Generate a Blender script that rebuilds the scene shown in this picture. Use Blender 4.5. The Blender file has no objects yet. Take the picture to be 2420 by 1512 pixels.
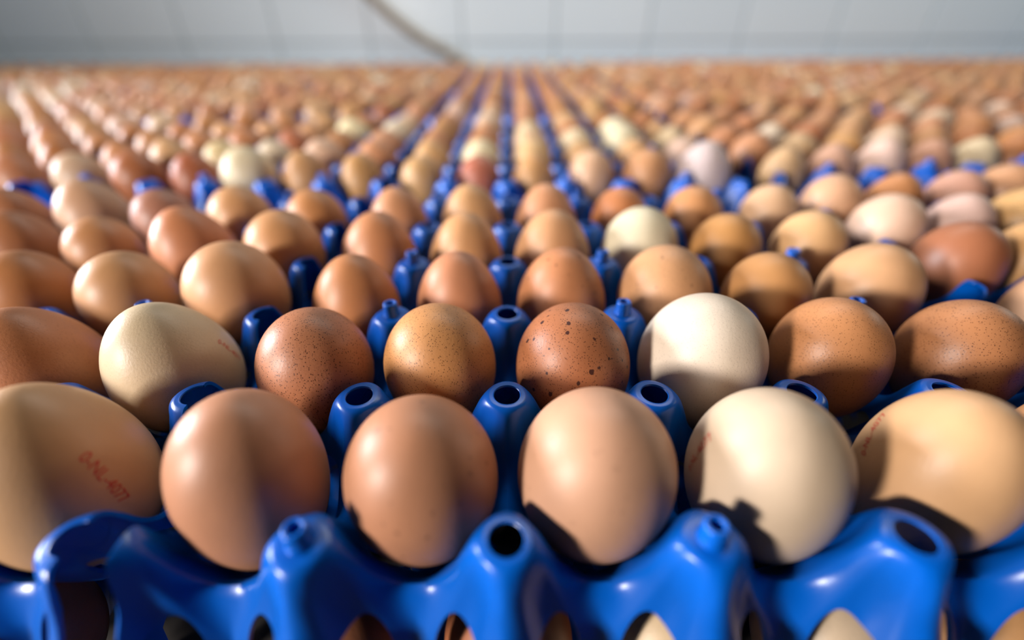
import bpy, bmesh, math, random
import numpy as np
from mathutils import Matrix, Vector, Euler

random.seed(7)
S = 0.05                      # one egg pitch in metres; tray geometry below is written in pitches
scene = bpy.context.scene
col = scene.collection

# ------------------------------------------------------------------ camera
cam_d = bpy.data.cameras.new('camera')
cam = bpy.data.objects.new('camera', cam_d)
col.objects.link(cam)
cam_d.sensor_width = 36.0
cam_d.lens = 1025.0 / 2420.0 * 36.0
cam_d.clip_start = 0.005
cam_d.clip_end = 50
TH, ROLL, YAW = 0.597, -0.0053, -0.0026
cam.matrix_world = (Matrix.Translation(Vector((0.031, -1.145, 2.067)) * S)
                    @ Matrix.Rotation(YAW, 4, 'Z') @ Matrix.Rotation(math.pi / 2 - TH, 4, 'X')
                    @ Matrix.Rotation(ROLL, 4, 'Z'))
cam_d.dof.use_dof = True
cam_d.dof.focus_distance = 3.0 * S
cam_d.dof.aperture_fstop = 2.1
cam_d.dof.aperture_blades = 7
scene.camera = cam

# ------------------------------------------------------------------ world, lamps, exposure
scene.view_settings.view_transform = 'Standard'
scene.view_settings.look = 'None'
scene.view_settings.gamma = 1.0
scene.view_settings.use_curve_mapping = False
scene.view_settings.exposure = 0.0
world = bpy.data.worlds.new('room_light')
scene.world = world
world.use_nodes = True
wb = world.node_tree.nodes['Background']
wb.inputs[0].default_value = (1.0, 0.93, 0.85, 1)
wb.inputs[1].default_value = 0.008


def area(name, direction, dist, sx, sy, power, colour, spread=180):
    d = Vector(direction).normalized()
    l = bpy.data.lights.new(name, 'AREA')
    l.shape = 'RECTANGLE'
    l.size, l.size_y = sx, sy
    l.energy = power
    l.color = colour
    l.spread = math.radians(spread)
    o = bpy.data.objects.new(name, l)
    col.objects.link(o)
    o.location = Vector((0.0, 0.10, 0.0)) + d * dist
    o.rotation_euler = (-d).to_track_quat('-Z', 'Z').to_euler()
    return o


area('window_light_rear', (-0.95, 0.16, 0.24), 2.6, 0.8, 0.8, 28, (0.88, 0.92, 1.0), 80)
area('window_light_front', (-0.765, -0.575, 0.28), 1.1, 0.115, 0.14, 17.5, (1.0, 0.95, 0.90))
ceil = area('ceiling_lamp', (0.15, 0.56, 0.80), 2.1, 1.8, 0.3, 19, (1.0, 0.955, 0.86))
ceil.rotation_euler = (0, 0, 0)                       # hangs level, facing the floor
wl = area('wall_lamp', (0.0, 0.5, 0.9), 1.9, 4.0, 0.2, 14, (0.93, 0.97, 1.0))
wl.rotation_euler = Vector((0, 0.7, -0.7)).to_track_quat('-Z', 'Y').to_euler()     # unseen fill light, added to brighten the rear wall
area('side_lamp', (0.90, 0.36, 0.30), 2.4, 0.3, 0.6, 4, (1.0, 0.97, 0.86))

# ------------------------------------------------------------------ helpers


def srgb(r, g, b):
    f = lambda c: (c / 255 / 12.92) if c / 255 <= 0.04045 else ((c / 255 + 0.055) / 1.055) ** 2.4
    return (f(r), f(g), f(b), 1.0)


def shell(c):
    # measured shell tones were read under warm lamps: take part of that warmth back out
    r, g, b = c
    return srgb(r * .95, g * .965, b * 1.02)


def new_mat(name):
    m = bpy.data.materials.new(name)
    m.use_nodes = True
    nt = m.node_tree
    return m, nt, nt.nodes['Principled BSDF']


def mesh_from(name, verts, faces, mat, smooth=True, angle=None):
    me = bpy.data.meshes.new(name)
    me.from_pydata([tuple(v) for v in verts], [], [tuple(f) for f in faces])
    me.update()
    if smooth:
        me.polygons.foreach_set('use_smooth', [True] * len(me.polygons))
        if angle is not None:
            me.set_sharp_from_angle(angle=angle)
    me.materials.append(mat)
    return me


def put(name, me, parent=None, loc=(0, 0, 0), rot=(0, 0, 0)):
    o = bpy.data.objects.new(name, me)
    col.objects.link(o)
    o.location = loc
    o.rotation_euler = rot
    if parent:
        o.parent = parent
    return o


def tag(o, label, cat, group=None, kind=None):
    if label:
        o['label'] = label
    if cat:
        o['category'] = cat
    if group:
        o['group'] = group
    if kind:
        o['kind'] = kind
    return o


# ------------------------------------------------------------------ materials
# eggshell: base colour comes from each egg's own object colour, "speckle"/"blotch" from its properties


def egg_material(name, from_attr):
    m, nt, b = new_mat(name)
    N, L = nt.nodes, nt.links
    if from_attr:
        base = N.new('ShaderNodeAttribute'); base.attribute_name = 'egg_colour'
        base_out = base.outputs['Color']
    else:
        oi = N.new('ShaderNodeObjectInfo'); base_out = oi.outputs['Color']
    tc = N.new('ShaderNodeTexCoord')
    b.inputs['Roughness'].default_value = 0.45
    b.inputs['Specular IOR Level'].default_value = 0.42
    if from_attr:
        L.new(base_out, b.inputs['Base Color'])
        return m
    off = N.new('ShaderNodeVectorMath'); off.operation = 'MULTIPLY_ADD'
    cmb = N.new('ShaderNodeCombineXYZ')
    for i in range(3):
        L.new(oi.outputs['Random'], cmb.inputs[i])
    off.inputs[1].default_value = (3.7, 5.1, 4.3)
    L.new(cmb.outputs[0], off.inputs[0]); L.new(tc.outputs['Object'], off.inputs[2])
    vec = off.outputs[0]
    # cloudy tone variation
    n1 = N.new('ShaderNodeTexNoise'); n1.inputs['Scale'].default_value = 1.4; n1.inputs['Detail'].default_value = 3
    L.new(vec, n1.inputs['Vector'])
    r1 = N.new('ShaderNodeMapRange'); r1.inputs[1].default_value = .3; r1.inputs[2].default_value = .7
    r1.inputs[3].default_value = .93; r1.inputs[4].default_value = 1.06
    L.new(n1.outputs['Fac'], r1.inputs[0])
    mul = N.new('ShaderNodeMix'); mul.data_type = 'RGBA'; mul.blend_type = 'MULTIPLY'; mul.inputs[0].default_value = 1
    L.new(base_out, mul.inputs[6]); L.new(r1.outputs[0], mul.inputs[7])
    # fine pores
    at1 = N.new('ShaderNodeAttribute'); at1.attribute_type = 'OBJECT'; at1.attribute_name = 'speckle'
    at2 = N.new('ShaderNodeAttribute'); at2.attribute_type = 'OBJECT'; at2.attribute_name = 'blotch'

    def dots(scale, lo, hi, seed_scale):
        v = N.new('ShaderNodeTexVoronoi'); v.inputs['Scale'].default_value = scale
        L.new(vec, v.inputs['Vector'])
        # each cell has its own dot size; most cells have none
        sep = N.new('ShaderNodeSeparateColor'); L.new(v.outputs['Color'], sep.inputs[0])
        size = N.new('ShaderNodeMapRange'); size.inputs[1].default_value = seed_scale; size.inputs[2].default_value = 1
        size.inputs[3].default_value = lo; size.inputs[4].default_value = hi
        L.new(sep.outputs[0], size.inputs[0])
        wob = N.new('ShaderNodeTexNoise'); wob.inputs['Scale'].default_value = scale * 2.2
        L.new(vec, wob.inputs['Vector'])
        add = N.new('ShaderNodeMath'); add.operation = 'MULTIPLY_ADD'
        add.inputs[1].default_value = .35
        L.new(wob.outputs['Fac'], add.inputs[0]); L.new(v.outputs['Distance'], add.inputs[2])
        sub = N.new('ShaderNodeMath'); sub.operation = 'SUBTRACT'
        L.new(size.outputs[0], sub.inputs[0]); L.new(add.outputs[0], sub.inputs[1])
        st = N.new('ShaderNodeMapRange'); st.inputs[1].default_value = 0.0; st.inputs[2].default_value = 0.07
        L.new(sub.outputs[0], st.inputs[0])
        return st.outputs[0]

    d1 = dots(40, 0.20, 0.66, 0.25)
    d2 = dots(7.5, 0.20, 0.50, 0.42)
    m1 = N.new('ShaderNodeMath'); m1.operation = 'MULTIPLY'; L.new(d1, m1.inputs[0]); L.new(at1.outputs['Fac'], m1.inputs[1])
    m2 = N.new('ShaderNodeMath'); m2.operation = 'MULTIPLY'; L.new(d2, m2.inputs[0]); L.new(at2.outputs['Fac'], m2.inputs[1])
    x1 = N.new('ShaderNodeMix'); x1.data_type = 'RGBA'; x1.inputs[7].default_value = srgb(70, 34, 18)
    L.new(m1.outputs[0], x1.inputs[0]); L.new(mul.outputs[2], x1.inputs[6])
    x2 = N.new('ShaderNodeMix'); x2.data_type = 'RGBA'; x2.inputs[7].default_value = srgb(66, 32, 24)
    L.new(m2.outputs[0], x2.inputs[0]); L.new(x1.outputs[2], x2.inputs[6])
    L.new(x2.outputs[2], b.inputs['Base Color'])
    # pore relief
    n2 = N.new('ShaderNodeTexNoise'); n2.inputs['Scale'].default_value = 26; n2.inputs['Detail'].default_value = 2
    L.new(vec, n2.inputs['Vector'])
    bp = N.new('ShaderNodeBump'); bp.inputs['Strength'].default_value = 0.16; bp.inputs['Distance'].default_value = 0.0004
    L.new(n2.outputs['Fac'], bp.inputs['Height']); L.new(bp.outputs[0], b.inputs['Normal'])
    return m


M_EGG = egg_material('eggshell', False)
M_EGGS = egg_material('eggshell_crowd', True)

M_BLUE, nt, b = new_mat('blue_plastic')
b.inputs['Base Color'].default_value = (0.0, 0.10, 0.50, 1)
b.inputs['Roughness'].default_value = 0.30
b.inputs['Specular IOR Level'].default_value = 0.4
n = nt.nodes.new('ShaderNodeTexNoise'); n.inputs['Scale'].default_value = 900
tc = nt.nodes.new('ShaderNodeTexCoord'); nt.links.new(tc.outputs['Object'], n.inputs['Vector'])
bp = nt.nodes.new('ShaderNodeBump'); bp.inputs['Strength'].default_value = 0.06; bp.inputs['Distance'].default_value = 0.0004
nt.links.new(n.outputs['Fac'], bp.inputs['Height']); nt.links.new(bp.outputs[0], b.inputs['Normal'])

M_INK, nt, b = new_mat('red_stamp_ink')
b.inputs['Base Color'].default_value = srgb(190, 48, 40); b.inputs['Roughness'].default_value = 0.5

M_TILE, nt, b = new_mat('white_wall_tile')
b.inputs['Roughness'].default_value = 0.35
oi = nt.nodes.new('ShaderNodeObjectInfo')
rp = nt.nodes.new('ShaderNodeMix'); rp.data_type = 'RGBA'
rp.inputs[6].default_value = srgb(226, 240, 248); rp.inputs[7].default_value = srgb(232, 245, 252)
nt.links.new(oi.outputs['Random'], rp.inputs[0]); nt.links.new(rp.outputs[2], b.inputs['Base Color'])

M_GROUT, nt, b = new_mat('grey_grout')
b.inputs['Base Color'].default_value = srgb(150, 160, 163); b.inputs['Roughness'].default_value = 0.9
M_CABLE, nt, b = new_mat('grey_cable')
b.inputs['Base Color'].default_value = srgb(150, 138, 124); b.inputs['Roughness'].default_value = 0.6
M_DECK, nt, b = new_mat('dark_concrete')
n = nt.nodes.new('ShaderNodeTexNoise'); n.inputs['Scale'].default_value = 30
cr = nt.nodes.new('ShaderNodeValToRGB')
cr.color_ramp.elements[0].color = (.022, .018, .015, 1); cr.color_ramp.elements[1].color = (.045, .036, .03, 1)
nt.links.new(n.outputs['Fac'], cr.inputs[0]); nt.links.new(cr.outputs[0], b.inputs['Base Color'])
b.inputs['Roughness'].default_value = 0.85

# ------------------------------------------------------------------ setting: deck under the trays, tiled back wall
ZB = 0.95                     # tray height in pitches (post top to base)
Z_LOW = -1.01                 # post-top level of the lower tray layer
DECK_Z = (Z_LOW - ZB) * S
WALL_Y = 1.62


def box(x0, x1, y0, y1, z0, z1):
    v = [(x, y, z) for z in (z0, z1) for y in (y0, y1) for x in (x0, x1)]
    f = [(0, 2, 3, 1), (4, 5, 7, 6), (0, 1, 5, 4), (2, 6, 7, 3), (0, 4, 6, 2), (1, 3, 7, 5)]
    return v, f


fl = put('floor', mesh_from('floor', *box(-3, 3, -2.5, WALL_Y, DECK_Z - .1, DECK_Z), M_DECK, smooth=False))  # support deck standing in under the stacks, well above the real ground
tag(fl, None, None, kind='structure')
wall = put('wall_back', mesh_from('wall_back', *box(-3, 3, WALL_Y, WALL_Y + .1, DECK_Z, 1.4), M_GROUT, smooth=False))
tag(wall, None, None, kind='structure')
TW, TG, TT = 0.30, 0.200, 0.006


def tile_mesh():
    g = 0.002
    bm = bmesh.new()
    v, f = box(g, TW - g, -TT, 0.001, g, TG - g)
    vs = [bm.verts.new(p) for p in v]
    for q in f:
        bm.faces.new([vs[i] for i in q])
    ed = [e for e in bm.edges if all(w.co.y < 0 for w in e.verts)]
    bmesh.ops.bevel(bm, geom=ed, offset=.002, segments=2, affect='EDGES')
    me = bpy.data.meshes.new('tile'); bm.to_mesh(me); bm.free()
    me.materials.append(M_TILE)
    return me


tm = tile_mesh()
for r in range(5):
    for c in range(17):
        put('tile', tm, wall, (-2.55 + c * TW, WALL_Y + .004 - random.uniform(0, .0008), 0.059 - 2 * TG + r * TG))

# ------------------------------------------------------------------ tray geometry
PROFILE = np.array([(0, 0), (.10, 0), (.125, -.004), (.145, -.014), (.163, -.035), (.179, -.068), (.194, -.115), (.209, -.17),
                    (.229, -.235), (.256, -.305), (.295, -.385), (.345, -.475), (.41, -.58), (.48, -.70), (.56, -.83),
                    (.64, -.91), (.72, -.935), (.8, -.94)])


def cone(r):
    # smooth monotone interpolation of the post profile
    x, y = PROFILE[:, 0], PROFILE[:, 1]
    h = np.diff(x); d = np.diff(y) / h
    m = np.zeros(len(x)); m[1:-1] = np.where(d[1:] * d[:-1] > 0, 2 * d[1:] * d[:-1] / (d[1:] + d[:-1] - 1e-12), 0)
    m[0], m[-1] = 0, d[-1]
    r = np.clip(r, 0, .8)
    i = np.clip(np.searchsorted(x, r) - 1, 0, len(h) - 1)
    t = (r - x[i]) / h[i]
    return ((2 * t**3 - 3 * t**2 + 1) * y[i] + (t**3 - 2 * t**2 + t) * h[i] * m[i]
            + (-2 * t**3 + 3 * t**2) * y[i + 1] + (t**3 - t**2) * h[i] * m[i + 1])


R0 = 0.215                     # where the separate post ends and the tray web begins


def height(x, y):
    r = np.hypot(x, y)
    q4 = np.cos(4 * np.arctan2(y, x))
    e = np.where(q4 > 0, .13, .24) * np.clip((r - .14) / .10, 0, 1)
    c = cone(r * (1 - e * q4))       # wider towards the next posts, slimmer towards the eggs
    d = np.minimum(np.abs(x), np.abs(y))
    ax = np.maximum(np.abs(x), np.abs(y))
    rd = -0.435 + 1.6 * (.5 - ax)**2 - 2.8 * (np.sqrt(d * d + .07**2) - .07)   # sagging web from post to post
    k = .10
    hh = np.clip(.5 + .5 * (rd - c) / k, 0, 1)
    z = c * (1 - hh) + rd * hh + k * hh * (1 - hh)
    w = np.clip((r - R0) / .1, 0, 1); w = w * w * (3 - 2 * w)
    return c * (1 - w) + z * w


def opening(x, y):
    ax, ay = np.abs(x), np.abs(y)
    g1 = np.sqrt(((ax - .295) / .150)**2 + ((ay - .37) / .235)**2) - 1
    g2 = np.hypot(ax - .5, ay - .5) / .11 - 1
    return np.minimum(g1, g2)


def clip_open(x, y, F):
    """cut the openings out of the faces exactly along their outline"""
    g = opening(x, y)
    xs, ys = list(x), list(y)
    cache, out = {}, []

    def cross(i, j):
        k = (min(i, j), max(i, j))
        if k not in cache:
            p, q = np.array([x[k[0]], y[k[0]]]), np.array([x[k[1]], y[k[1]]])
            lo, hi = (0.0, 1.0) if g[k[0]] > 0 else (1.0, 0.0)
            for _ in range(14):
                m = (lo + hi) / 2
                w = p + (q - p) * m
                if opening(w[0], w[1]) > 0: lo = m
                else: hi = m
            w = p + (q - p) * lo
            cache[k] = len(xs)
            xs.append(w[0]); ys.append(w[1])
        return cache[k]

    for f in F:
        n = len(f)
        ins = [g[i] > 0 for i in f]
        if all(ins):
            out.append(tuple(int(i) for i in f)); continue
        poly = []
        for a in range(n):
            i, j = int(f[a]), int(f[(a + 1) % n])
            if g[i] > 0: poly.append(i)
            if (g[i] > 0) != (g[j] > 0): poly.append(cross(i, j))
        if len(poly) >= 3:
            out.append(tuple(poly))
    return np.array(xs), np.array(ys), out


def body_tile(na, ts):
    """web around one post: rings from the circle R0 out to the unit square"""
    an = np.arange(na) * 2 * np.pi / na
    c, s = np.cos(an), np.sin(an)
    rb = .5 / np.maximum(np.abs(c), np.abs(s))
    X, Y = [], []
    for t in ts:
        r = R0 + (rb - R0) * t
        X.append(r * c); Y.append(r * s)
    X, Y = np.array(X), np.array(Y)
    x, y = X.ravel(), Y.ravel()
    F = []
    nt_ = len(ts)
    for a in range(nt_ - 1):
        for i in range(na):
            j = (i + 1) % na
            F.append((a * na + i, (a + 1) * na + i, (a + 1) * na + j, a * na + j))
    x, y, F = clip_open(x, y, F)
    z = height(x, y)
    return np.c_[x, y, z], F


def lathe(prof, n):
    an = np.arange(n) * 2 * np.pi / n
    V, F = [], []
    for r, z in prof:
        for a in an:
            V.append((r * math.cos(a), r * math.sin(a), z))
    for k in range(len(prof) - 1):
        for i in range(n):
            j = (i + 1) % n
            F.append((k * n + i, (k + 1) * n + i, (k + 1) * n + j, k * n + j))
    return np.array(V), F


def finish(bm, name, cut=None, thick=.028, weld=True):
    """weld, cut by planes [(co, no)], give the sheet its thickness, scale to metres, move z=0 to the base"""
    if weld:
        bmesh.ops.remove_doubles(bm, verts=bm.verts[:], dist=1e-5)
    for co, no in (cut or []):
        bmesh.ops.bisect_plane(bm, geom=bm.verts[:] + bm.edges[:] + bm.faces[:], plane_co=co, plane_no=no, clear_outer=True)
    loose = [v for v in bm.verts if not v.link_faces]
    bmesh.ops.delete(bm, geom=loose, context='VERTS')
    bmesh.ops.recalc_face_normals(bm, faces=bm.faces[:])
    if sum(f.normal.z * f.calc_area() for f in bm.faces) < 0:
        bmesh.ops.reverse_faces(bm, faces=bm.faces[:])
    if thick:
        bm.normal_update()
        bmesh.ops.solidify(bm, geom=bm.faces[:], thickness=thick)
    bmesh.ops.transform(bm, matrix=Matrix.Scale(S, 4) @ Matrix.Translation((0, 0, ZB)), verts=bm.verts[:])
    me = bpy.data.meshes.new(name)
    bm.to_mesh(me); bm.free()
    me.polygons.foreach_set('use_smooth', [True] * len(me.polygons))
    me.set_sharp_from_angle(angle=math.radians(50))
    me.materials.append(M_BLUE)
    return me


def add(bm, V, F, off=(0, 0, 0)):
    vs = [bm.verts.new((v[0] + off[0], v[1] + off[1], v[2] + off[2])) for v in V]
    for f in F:
        bm.faces.new([vs[int(i)] for i in f])


R_HOLE = .088
NA = 96
post_r = [R_HOLE, .093, .103, .118, .127, .135, .143, .150, .157, .163, .169, .175, .181, .187, .194, .201, .208, R0]
pr = np.array(post_r)
hole_prof = list(zip(post_r, cone(pr)))
hole_prof[0] = (R_HOLE, -.006); hole_prof[1] = (.093, .0)
hole_prof[2] = (.103, -.003); hole_prof[3] = (.118, -.001)   # faint moulded ring round the hole
pin_prof = [(.002, 0), (.05, 0), (.09, 0)] + [(r, z) for r, z in zip(post_r[3:], cone(pr[3:]))]
CUT_L = 0.115                  # the left column of posts is moulded as slices: cut this far inside the post axis
CUT_L_PLANE = [((-3 + CUT_L, 0, 0), (-1, 0, 0))]
CUT_R_PLANE = [((3.0, 0, 0), (1, 0, 0))]


def is_pin(i, k):
    return k in (0, 2, 3, 5) and i in (2, 4, 6)[:2] + (6,) and (i - 3) % 2 == 0 and False or (k in (0, 2, 3, 5) and i in (1, 3, 5))


def post_mesh(name, prof, cut=None):
    bm = bmesh.new()
    V, F = lathe(prof, NA)
    V[:, 2] = np.where(np.hypot(V[:, 0], V[:, 1]) > .13, height(V[:, 0], V[:, 1]), V[:, 2])
    add(bm, V, F)
    return finish(bm, name, cut, .024)


def pin_lathe(n):
    return lathe([(.074, -.004), (.072, .010), (.064, .022), (.062, .100), (.058, .112), (.050, .117), (.040, .116),
                  (.034, .110), (.032, .030), (.001, .028)], n)


def tray_body(name, na, ts, with_posts, thick):
    V, F = body_tile(na, ts)
    bm = bmesh.new()
    for i in range(7):
        for k in range(6):
            add(bm, V, F, (i - 3, k - 2.5, 0))
            if with_posts:
                prof = [hole_prof[q] for q in (0, 3, 6, 8, 10, 13, 16)]
                if is_pin(i, k):
                    prof = [(.03, .0), (.03, .09), (.062, .09), (.066, .0)] + [pin_prof[q] for q in (3, 6, 8, 10, 13)] + [(R0, cone(np.array([R0]))[0])]
                pv, pf = lathe(prof, na)
                pv[:, 2] = np.where(np.hypot(pv[:, 0], pv[:, 1]) > .13, height(pv[:, 0], pv[:, 1]), pv[:, 2])
                add(bm, pv, pf, (i - 3, k - 2.5, 0))
    return finish(bm, name, CUT_L_PLANE + CUT_R_PLANE, thick)


ts_hi = [0, .05, .11, .17, .24, .31, .38, .45, .52, .59, .66, .73, .80, .87, .94, 1]
ME_BODY = tray_body('tray_web', NA, ts_hi, False, .026)
ME_MID = tray_body('tray_web_mid', 48, [0, .12, .25, .38, .5, .62, .75, .88, 1], False, .026)
ME_FAR = tray_body('egg_tray_far', 24, [0, .2, .4, .6, .8, 1], True, 0)
ME_HOLE = post_mesh('post_hole', hole_prof)
ME_PINPOST = post_mesh('post_pin', pin_prof)
ME_CUTL = post_mesh('post_slice', hole_prof, [((CUT_L, 0, 0), (-1, 0, 0))])
ME_CUTR = post_mesh('post_half', hole_prof, [((0, 0, 0), (1, 0, 0))])
bm = bmesh.new()
V, F = pin_lathe(32)
add(bm, V, F)
ME_PIN = finish(bm, 'pin', None, 0)


def tray(label, x, y, zt, rot=0.0, level=2):
    """(x, y): centre of the tray, zt: height of its post tops, all in pitches"""
    loc = Vector((x, y, zt - ZB)) * S
    if level == 0:
        t = put('egg_tray', ME_FAR, None, loc, (0, 0, rot))
    else:
        t = bpy.data.objects.new('egg_tray', None)
        col.objects.link(t); t.location = loc; t.rotation_euler = (0, 0, rot); t.empty_display_size = .02
        put('tray_web', ME_BODY if level == 2 else ME_MID, t)
        for k in range(6):
            for i in range(7):
                me = ME_CUTL if i == 0 else ME_CUTR if i == 6 else ME_PINPOST if is_pin(i, k) else ME_HOLE
                p = put('post', me, t, Vector((i - 3, k - 2.5, 0)) * S)
                if me is ME_PINPOST:
                    put('pin', ME_PIN, p)
    tag(t, label, 'egg tray', 'blue plastic egg trays')
    return t


# ------------------------------------------------------------------ eggs


def egg_mesh(name, nu, nv, flip):
    """unit egg: radius 1 at its widest, half-length 1; flip: pointed end up"""
    V, F = [(0, 0, 1.0)], []
    for a in range(1, nv):
        ph = math.pi * a / nv
        z = math.cos(ph)
        kk = (-.10 if flip else .07)
        r = math.sin(ph) * (1 + kk * z - .02 * z * z)
        for i in range(nu):
            t = 2 * math.pi * i / nu
            V.append((r * math.cos(t), r * math.sin(t), z))
    V.append((0, 0, -1.0))
    last = len(V) - 1
    for i in range(nu):
        F.append((0, 1 + i, 1 + (i + 1) % nu))
        F.append((last, 1 + (nv - 2) * nu + (i + 1) % nu, 1 + (nv - 2) * nu + i))
    for a in range(nv - 2):
        for i in range(nu):
            p, q = 1 + a * nu + i, 1 + a * nu + (i + 1) % nu
            F.append((p, p + nu, q + nu, q))
    return V, F


EGG_UP = mesh_from('egg_pointed_up', *egg_mesh('e', 72, 44, True), M_EGG)
EGG_DN = mesh_from('egg_blunt_up', *egg_mesh('e', 72, 44, False), M_EGG)

BROWNS = [(188, 126, 76), (194, 136, 84), (182, 118, 70), (198, 144, 92), (188, 130, 82), (202, 150, 102), (174, 108, 64),
          (194, 134, 88), (184, 122, 70)]
PALES = [(208, 164, 120), (214, 174, 136), (206, 166, 138), (216, 184, 142), (222, 200, 160)]


def shade_name(c):
    r, g, b = c
    lum = (r + g + b) / 3
    if lum > 190: return 'cream white'
    if lum > 172: return 'pale cream' if g - b > 32 else 'pale pinkish'
    if lum > 157: return 'light tan' if g - b > 40 else 'light pinkish tan'
    if lum > 143: return 'tan'
    if lum > 130: return 'golden brown' if g - b > 50 else 'warm brown'
    if lum > 118: return 'reddish brown' if r - g > 72 else 'brown'
    return 'dark brown'


EGGS = []                     # dicts: position etc. in pitches, sorted by closeness before building
H_EGG = -0.18                 # egg centre relative to post tops
ORD = ['first', 'second', 'third', 'fourth', 'fifth', 'sixth']


def spec(x, y, z, a, c, tname, r, k, ba=1.3, tilt=None, speckle=0.0, blotch=0.0, flip=None, stamp=None):
    EGGS.append(dict(x=x, y=y, z=z, a=a, c=c, t=tname, r=r, k=k, ba=ba, tilt=tilt, sp=speckle, bl=blotch, flip=flip, stamp=stamp))


# trays: name -> (cx, cy, post-top z, yaw, detail); names are used in labels
TRAYS = {}


def add_tray(key, name, label, cx, cy, zt, rot, level):
    TRAYS[key] = dict(name=name, cx=cx, cy=cy, zt=zt, rot=rot, label=label)
    return tray(label, cx, cy, zt, rot, level)


def cell(key, i, r):
    """position of egg seat: column i (0-5 from left), row r (0-4 from front)"""
    t = TRAYS[key]
    lx, ly = i - 2.5, r - 2.0
    c, s = math.cos(t['rot']), math.sin(t['rot'])
    return t['cx'] + c * lx - s * ly, t['cy'] + s * lx + c * ly


ROTR = math.radians(7.2)
add_tray('T', 'front centre tray', 'blue plastic egg tray at front centre with six full columns of eggs', 1.0, 2.5, 0, 0, 2)
add_tray('L', 'front left tray', 'blue plastic egg tray at front left, beside the centre one', -5.12, 2.52, 0, 0, 2)
_c, _s = math.cos(ROTR), math.sin(ROTR)
add_tray('R', 'skewed right tray', 'blue plastic egg tray at front right, turned slightly askew',
         4.84 + 2.5 * _c - 0.0 * _s, 3.02 + 2.5 * _s + 0.0 * _c, 0, ROTR, 2)
rowspec = [('second', 8.72, -0.10, (-2, 2), 1), ('third', 14.85, -0.12, (-3, 3), 0), ('fourth', 20.95, -0.12, (-4, 4), 0), ('rear', 27.05, -0.12, (-5, 5), 0)]
side = {0: 'centre', -1: 'first left', 1: 'first right', -2: 'second left', 2: 'second right', -3: 'third left', 3: 'third right',
        -4: 'fourth left', 4: 'fourth right', -5: 'fifth left', 5: 'fifth right'}
rr = random.Random(3)
for nm, cy, zt, (a, b_), lev in rowspec:
    for q in range(a, b_ + 1):
        key = nm[:2].capitalize() + str(q)
        rot = {('second', 1): math.radians(6.8), ('second', 2): math.radians(6.8)}.get((nm, q), math.radians(rr.uniform(-.6, .6)))
        cx = 1.0 + 6.14 * q + (0.22 if q > 0 else 0) + (0.12 if nm == 'second' and q == 2 else 0) + rr.uniform(-.03, .03)
        yy = cy + (0, .72, 1.48, 1.48, 1.48, 1.48)[max(q, 0)] * (1 if nm == 'second' else .92) + (.08 if q < 0 else 0)
        where = 'middle column' if q == 0 else f'{side[q].split()[0]} column {side[q].split()[1]} of the middle'
        add_tray(key, f'{nm}-row {side[q]} tray', f'blue egg tray full of eggs in the {nm} row, {where}', cx, yy, zt, rot, lev)

# ---- measured eggs of the near trays: (column, row, x, y, a, colour, extras)
T_EGGS = [
    (0, 0, -1.495, .455, .405, (190, 130, 92), dict(ba=1.52)), (1, 0, -.485, .44, .437, (186, 126, 88), dict(blotch=.35)),
    (2, 0, .53, .48, .457, (206, 152, 114), dict(blotch=.12, ba=1.25)), (3, 0, 1.515, .46, .426, (208, 178, 142), dict(stamp='c', ba=1.43)),
    (4, 0, 2.535, .465, .385, (206, 156, 106), dict(stamp='d', ba=1.55)),
    (0, 1, -1.48, 1.44, .417, (178, 112, 72), dict(speckle=.85)), (1, 1, -.52, 1.48, .428, (202, 138, 80), dict(speckle=.6)),
    (2, 1, .505, 1.43, .436, (166, 100, 60), dict(speckle=.7, blotch=1.0)), (3, 1, 1.55, 1.54, .466, (226, 202, 170), dict(speckle=.12)),
    (4, 1, 2.60, 1.59, .41, (188, 124, 74), dict(speckle=.5)), (5, 1, 3.60, 1.54, .40, (168, 108, 64), dict(speckle=.7)),
    (0, 2, -1.46, 2.43, .40, (192, 124, 74), dict(flip=1)), (1, 2, -.47, 2.47, .406, (196, 128, 86), dict(flip=1)),
    (2, 2, .52, 2.48, .428, (192, 124, 78), dict(flip=1, blotch=.7, speckle=.2)), (3, 2, 1.52, 2.46, .434, (206, 148, 98), dict(blotch=.5, speckle=.3)),
    (4, 2, 2.48, 2.42, .39, (190, 132, 76), {}), (5, 2, 3.55, 2.54, .418, (206, 152, 102), {}),
    (0, 3, -1.49, 3.46, .427, (196, 128, 80), dict(flip=1)), (1, 3, -.48, 3.44, .418, (206, 148, 94), dict(flip=1)),
    (2, 3, .52, 3.42, .438, (206, 148, 98), dict(flip=1)), (3, 3, 1.54, 3.53, .428, (226, 206, 164), {}),
    (4, 3, 2.49, 3.44, .39, (190, 132, 72), {}), (5, 3, 3.52, 3.53, .39, (216, 164, 108), {}),
    (0, 4, -1.48, 4.47, .395, (200, 138, 92), dict(flip=1)), (1, 4, -.485, 4.54, .408, (206, 152, 98), dict(flip=1)),
    (2, 4, .515, 4.51, .408, (206, 142, 96), dict(flip=1)), (3, 4, 1.51, 4.51, .37, (196, 122, 72), {}),
    (4, 4, 2.50, 4.50, .38, (202, 138, 84), {}), (5, 4, 3.58, 4.60, .37, (216, 168, 122), {}),
    (5, 0, 3.52, .50, .42, (196, 136, 86), {}),
]
for i, r, x, y, a, c, e in T_EGGS:
    spec(x, y, H_EGG, a, c, 'T', r, i, **e)
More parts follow.
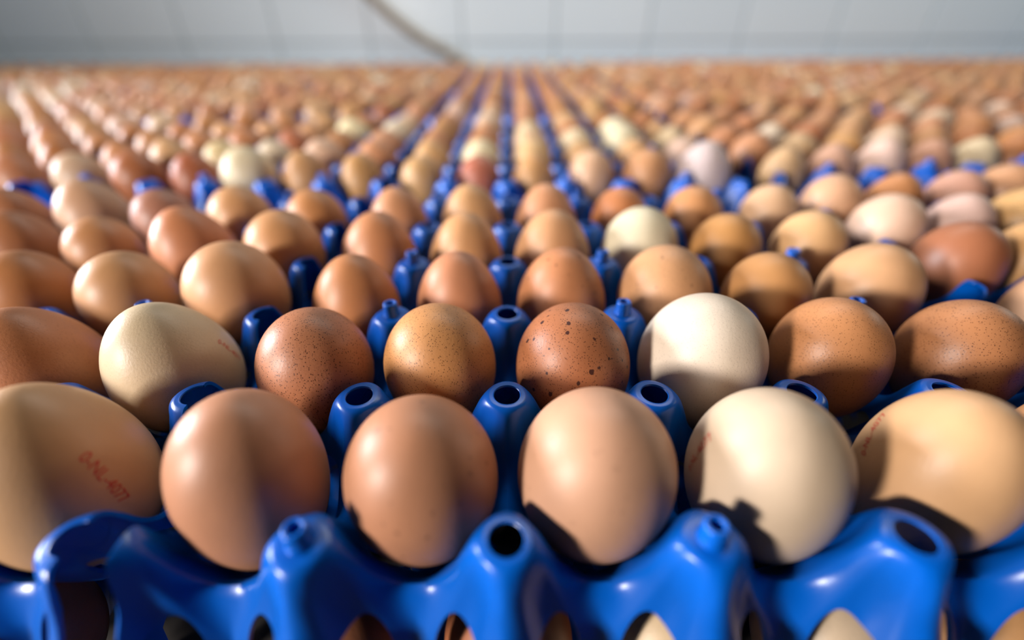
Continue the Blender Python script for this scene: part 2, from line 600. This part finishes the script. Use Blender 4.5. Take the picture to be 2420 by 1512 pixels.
L_EGGS = {(5, 0): (-2.66, .50, .435, (202, 152, 102), dict(stamp='a', ba=1.46)),
          (5, 1): (-2.62, 1.50, .436, (208, 180, 138), dict(stamp='b', speckle=.1)), (4, 1): (-3.70, 1.46, .424, (178, 112, 68), dict(speckle=.2)),
          (5, 2): (-2.645, 2.54, .446, (206, 148, 98), {}), (4, 2): (-3.70, 2.52, .40, (192, 138, 88), {}), (3, 2): (-4.80, 2.60, .40, (178, 114, 64), {}),
          (5, 3): (-2.55, 3.42, .425, (202, 142, 88), {}), (4, 3): (-3.76, 3.62, .44, (196, 124, 78), {}), (3, 3): (-4.76, 3.55, .38, (188, 128, 78), {}),
          (2, 3): (-5.75, 3.6, .42, (172, 108, 64), {}),
          (5, 4): (-2.53, 4.38, .39, (192, 128, 74), {}), (4, 4): (-3.64, 4.56, .40, (206, 148, 94), {}), (3, 4): (-4.75, 4.60, .38, (168, 112, 84), {}),
          (2, 4): (-5.80, 4.85, .44, (198, 150, 110), {}), (1, 4): (-6.75, 4.6, .40, (168, 108, 68), {})}
R_EGGS = {(0, 2): (4.87, 3.10, .41, (160, 96, 60), {}), (0, 3): (4.76, 4.02, .41, (222, 178, 142), {}), (1, 3): (5.92, 4.15, .39, (208, 168, 144), {}),
          (0, 4): (4.68, 4.92, .395, (216, 162, 118), {}), (1, 4): (5.80, 5.08, .38, (188, 124, 74), {}), (2, 4): (6.88, 5.22, .38, (198, 144, 114), {}),
          (0, 1): (None, None, .42, (212, 158, 114), {}), (0, 0): (None, None, .42, (206, 162, 112), {}),
          (1, 2): (None, None, .41, (200, 146, 88), {}), (2, 3): (None, None, .41, (200, 150, 90), {})}
# second tray row: colours read from the photograph, (column, row) -> (colour, radius)
S0 = {(0, 0): ((206, 156, 98), .385), (1, 0): ((188, 108, 78), .38), (2, 0): ((206, 150, 92), .39), (3, 0): ((222, 172, 128), .42),
      (4, 0): ((202, 142, 92), .43), (5, 0): ((214, 188, 172), .49), (1, 1): ((232, 210, 160), .41), (2, 1): ((220, 176, 118), .41),
      (2, 2): ((222, 178, 130), .42), (0, 1): ((212, 160, 102), .41), (1, 2): ((190, 124, 74), .40), (1, 3): ((200, 140, 92), .40),
      (1, 4): ((222, 186, 148), .42), (4, 1): ((206, 154, 100), .41), (4, 2): ((226, 206, 160), .45), (4, 3): ((236, 216, 170), .43)}
SL = {(5, 0): ((196, 142, 82), .40), (4, 0): ((196, 142, 88), .42), (3, 0): ((222, 198, 152), .46), (2, 0): ((168, 92, 54), .41),
      (1, 0): ((168, 98, 54), .42), (0, 0): ((202, 162, 122), .41), (4, 3): ((236, 214, 160), .43), (2, 1): ((216, 186, 130), .40)}
SR = {(0, 0): ((206, 162, 112), .39), (1, 0): ((202, 152, 118), .40), (2, 0): ((228, 188, 160), .43), (3, 0): ((196, 142, 108), .41),
      (4, 0): ((216, 188, 142), .41), (2, 1): ((206, 150, 90), .40)}
near = {'L': L_EGGS, 'R': R_EGGS}
pal = {'Se0': S0, 'Se-1': SL, 'Se1': SR}
rg = random.Random(11)


def rand_colour():
    c = rg.choice(PALES) if rg.random() < .13 else rg.choice(BROWNS)
    d = rg.uniform(-9, 9)
    return tuple(min(245, max(40, v + d + rg.uniform(-4, 4))) for v in c)


for key in TRAYS:
    if key == 'T':
        continue
    for r in range(5):
        for i in range(6):
            x, y = cell(key, i, r)
            x += rg.uniform(-.03, .03); y += rg.uniform(-.03, .03)
            a, c, e = rg.uniform(.395, .435), rand_colour(), {}
            if (i, r) in near.get(key, {}):
                mx, my, a, c, e = near[key][(i, r)]
                if mx is not None:
                    x, y = mx, my
            elif (i, r) in pal.get(key, {}):
                c, a = pal[key][(i, r)]
            if rg.random() < .45 and 'flip' not in e:
                e = dict(e, flip=1)
            spec(x, y, TRAYS[key]['zt'] + H_EGG + (a - .41) * .6, a, c, key, r, i, **e)

def sinks(x, y, a, ba, z):
    """how deep an egg at (x, y) off its seat centre dips into the tray around it"""
    T, P = np.meshgrid(np.linspace(0, 2 * np.pi, 49), np.linspace(.25 * np.pi, np.pi, 24))
    X = x + a * np.sin(P) * np.cos(T) + .5
    Y = y + a * np.sin(P) * np.sin(T) + .5
    xt, yt = X - np.round(X), Y - np.round(Y)
    return np.where(opening(xt, yt) > 0, height(xt, yt), -9.0).__sub__(z + a * ba * np.cos(P)).max()


for e in EGGS:
    t = TRAYS[e['t']]
    sx, sy = cell(e['t'], e['k'], e['r'])
    c, s_ = math.cos(t['rot']), math.sin(t['rot'])
    dx, dy = e['x'] - sx, e['y'] - sy
    lx, ly = c * dx + s_ * dy, -s_ * dx + c * dy
    for f in (1, .85, .7, .55, .4):
        if sinks(lx * f, ly * f, e['a'], e['ba'], e['z'] - t['zt']) < .02:
            break
    e['x'], e['y'] = sx + dx * f, sy + dy * f

# keep those the frame can show (with a margin for a step to the side), nearest first
C0 = Vector((0.031, -1.145, 2.067))
kept = []
for e in EGGS:
    dx, dy, dz = e['x'] - C0.x, e['y'] - C0.y, e['z'] - C0.z
    zc = dy * math.cos(TH) - dz * math.sin(TH)
    e['depth'] = zc
    if abs(dx) / zc < 1.18 + .62 / zc:
        kept.append(e)
kept.sort(key=lambda e: e['depth'])
named, crowd = kept[:300], kept[300:]

for e in named:
    t = TRAYS[e['t']]
    flip = bool(e['flip'])
    o = put('egg', EGG_UP if flip else EGG_DN)
    tilt = e['tilt'] or (rg.uniform(-.09, .09), rg.uniform(-.09, .09), rg.uniform(0, 6.28))
    o.location = Vector((e['x'], e['y'], e['z'])) * S
    o.rotation_euler = tilt
    e['rot'] = tilt
    o.scale = (e['a'] * S, e['a'] * S, e['a'] * e['ba'] * S)
    o.color = shell(e['c'])
    o['speckle'] = float(e['sp']); o['blotch'] = float(e['bl'])
    look = shade_name(e['c'])
    if e['bl'] >= .9: look = 'dark-spotted ' + look
    elif e['bl'] >= .3: look = 'lightly spotted ' + look
    elif e['sp'] >= .5: look = 'speckled ' + look
    if e['stamp']: look = 'red-stamped ' + look
    tag(o, f"{look} egg in {ORD[e['r']]} row, {ORD[e['k']]} from left, of the {t['name']}", 'egg', 'eggs standing in the blue trays')
    e['obj'] = o

# the far rest as one mass
uv, uf = egg_mesh('c', 14, 10, False)
uv, base_n = np.array(uv), len(uv)
VV, FF, CC = [], [], []
for n_, e in enumerate(crowd):
    a = e['a']
    VV.append((uv * np.array([a, a, a * e['ba']]) + np.array([e['x'], e['y'], e['z']])) * S)
    FF += [tuple(i + n_ * base_n for i in f) for f in uf]
    CC.append(np.tile(np.array(shell(e['c'])), (base_n, 1)))
if crowd:
    me = mesh_from('egg_crowd', np.concatenate(VV), FF, M_EGGS)
    at = me.color_attributes.new('egg_colour', 'FLOAT_COLOR', 'POINT')
    at.data.foreach_set('color', np.concatenate(CC).astype(np.float32).ravel())
    tag(put('distant_eggs', me), 'blurred mass of brown eggs filling the rearmost trays before the wall', 'eggs', kind='stuff')

# ------------------------------------------------------------------ lower layer: trays turned a quarter, eggs under the posts
low = [('T', 1.0, 2.5, 0), ('L', -5.12, 2.52, 0), ('R', TRAYS['R']['cx'], TRAYS['R']['cy'], ROTR)]
low_names = {'T': 'front centre', 'L': 'front left', 'R': 'skewed right'}
for key, cx, cy, rot in low:
    tray(f'blue egg tray of the lower layer, under the {low_names[key]} tray', cx, cy, Z_LOW, rot + math.pi / 2, 0)
LOW_COL = {-1: (150, 92, 62), 0: (164, 98, 64), 1: (216, 186, 148), 2: (206, 180, 150), 3: (190, 140, 92)}
for j in (-1, 0, 1, 2, 3):
    o = put('egg', EGG_DN, None, Vector((j, 0.0, Z_LOW + H_EGG)) * S)
    o.scale = (.40 * S, .40 * S, .52 * S)
    o.color = srgb(*LOW_COL[j]); o['speckle'] = 0.1; o['blotch'] = 0.0
    tag(o, f"{shade_name(LOW_COL[j])} egg of the lower layer, under front post {ORD[j + 2]} from left", 'egg', 'eggs of the lower layer')
for j in (-3, -4):
    o = put('egg', EGG_DN, None, Vector((j - .12, 0.02, Z_LOW + H_EGG)) * S)
    o.scale = (.40 * S, .40 * S, .52 * S)
    o.color = srgb(150, 96, 66); o['speckle'] = 0.1; o['blotch'] = 0.0
    tag(o, f"brown egg of the lower layer, under the left tray, {'last' if j == -3 else 'second last'} of its row", 'egg', 'eggs of the lower layer')

# ------------------------------------------------------------------ red stamps printed on four shells


def stamp(e, text, n_dir, run_dir, size):
    """n_dir: where on the egg (world direction from its centre); run_dir: reading direction"""
    cu = bpy.data.curves.new('stamp_text', 'FONT')
    cu.body = text; cu.size = 1.0; cu.align_x = 'CENTER'; cu.align_y = 'CENTER'; cu.resolution_u = 3
    to = bpy.data.objects.new('stamp_text', cu); col.objects.link(to)
    dg = bpy.context.evaluated_depsgraph_get()
    src = bpy.data.meshes.new_from_object(to.evaluated_get(dg))
    bpy.data.objects.remove(to)
    bm = bmesh.new(); bm.from_mesh(src)
    bmesh.ops.subdivide_edges(bm, edges=bm.edges[:], cuts=1)
    o = e['obj']
    q = Euler(e['rot']).to_matrix()
    inv = q.inverted()
    a, ba = e['a'], e['a'] * e['ba']
    kk = -.10 if e['flip'] else .07
    nrm = Vector(n_dir).normalized(); run = Vector(run_dir); run = (run - nrm * run.dot(nrm)).normalized()
    up = nrm.cross(run)
    for v in bm.verts:
        p = nrm * a + run * (v.co.x * size) + up * (v.co.y * size)     # world, pitches, centred
        u = inv @ p
        u = Vector((u.x / a, u.y / a, u.z / ba))                        # unit egg space
        for _ in range(6):                                              # scale onto the shell
            z = max(-1, min(1, u.z)); rad = math.sqrt(max(1e-9, 1 - z * z)) * (1 + kk * z - .02 * z * z)
            f = math.hypot(math.hypot(u.x, u.y) / max(rad, 1e-6) * math.sqrt(max(1e-9, 1 - z * z)), z)
            u /= f
        v.co = u * 1.0035
    me = bpy.data.meshes.new('stamp'); bm.to_mesh(me); bm.free()
    me.materials.append(M_INK)
    s = put('stamp', me, o)
    s['label'] = 'red printed code on the shell'


STAMPS = {'a': ('0-NL-4077', (.918, -.269, .292), (.109, -.08, -.991), .088),
          'b': ('0-NL-4077', (.95, .22, .22), (.10, .25, -.96), .062),
          'c': ('0-NL-4077', (-.90, .05, .43), (.284, .017, .96), .062),
          'd': ('0-NL-4077', (-.80, .40, .46), (.45, .35, .6), .062)}
for e in named:
    if e['stamp']:
        stamp(e, *STAMPS[e['stamp']])

# ------------------------------------------------------------------ cable slanting down the wall
cu = bpy.data.curves.new('cable', 'CURVE'); cu.dimensions = '3D'
cu.bevel_depth = 0.015; cu.bevel_resolution = 4; cu.resolution_u = 12
sp = cu.splines.new('BEZIER')
pts = [(-.90, .52), (-.515, .165), (-.33, .0), (-.14, -.105), (.10, -.25)]
sp.bezier_points.add(len(pts) - 1)
for bp_, (x, z) in zip(sp.bezier_points, pts):
    bp_.co = (x, WALL_Y - TT - .012, z + .1)
    bp_.handle_left_type = bp_.handle_right_type = 'AUTO'
cu.materials.append(M_CABLE)
tmp = bpy.data.objects.new('cable_curve', cu); col.objects.link(tmp)
cme = bpy.data.meshes.new_from_object(tmp.evaluated_get(bpy.context.evaluated_depsgraph_get()))
bpy.data.objects.remove(tmp)
cab = put('cable', cme)
tag(cab, 'grey cable slanting down the white tiled wall behind the eggs', 'cable')
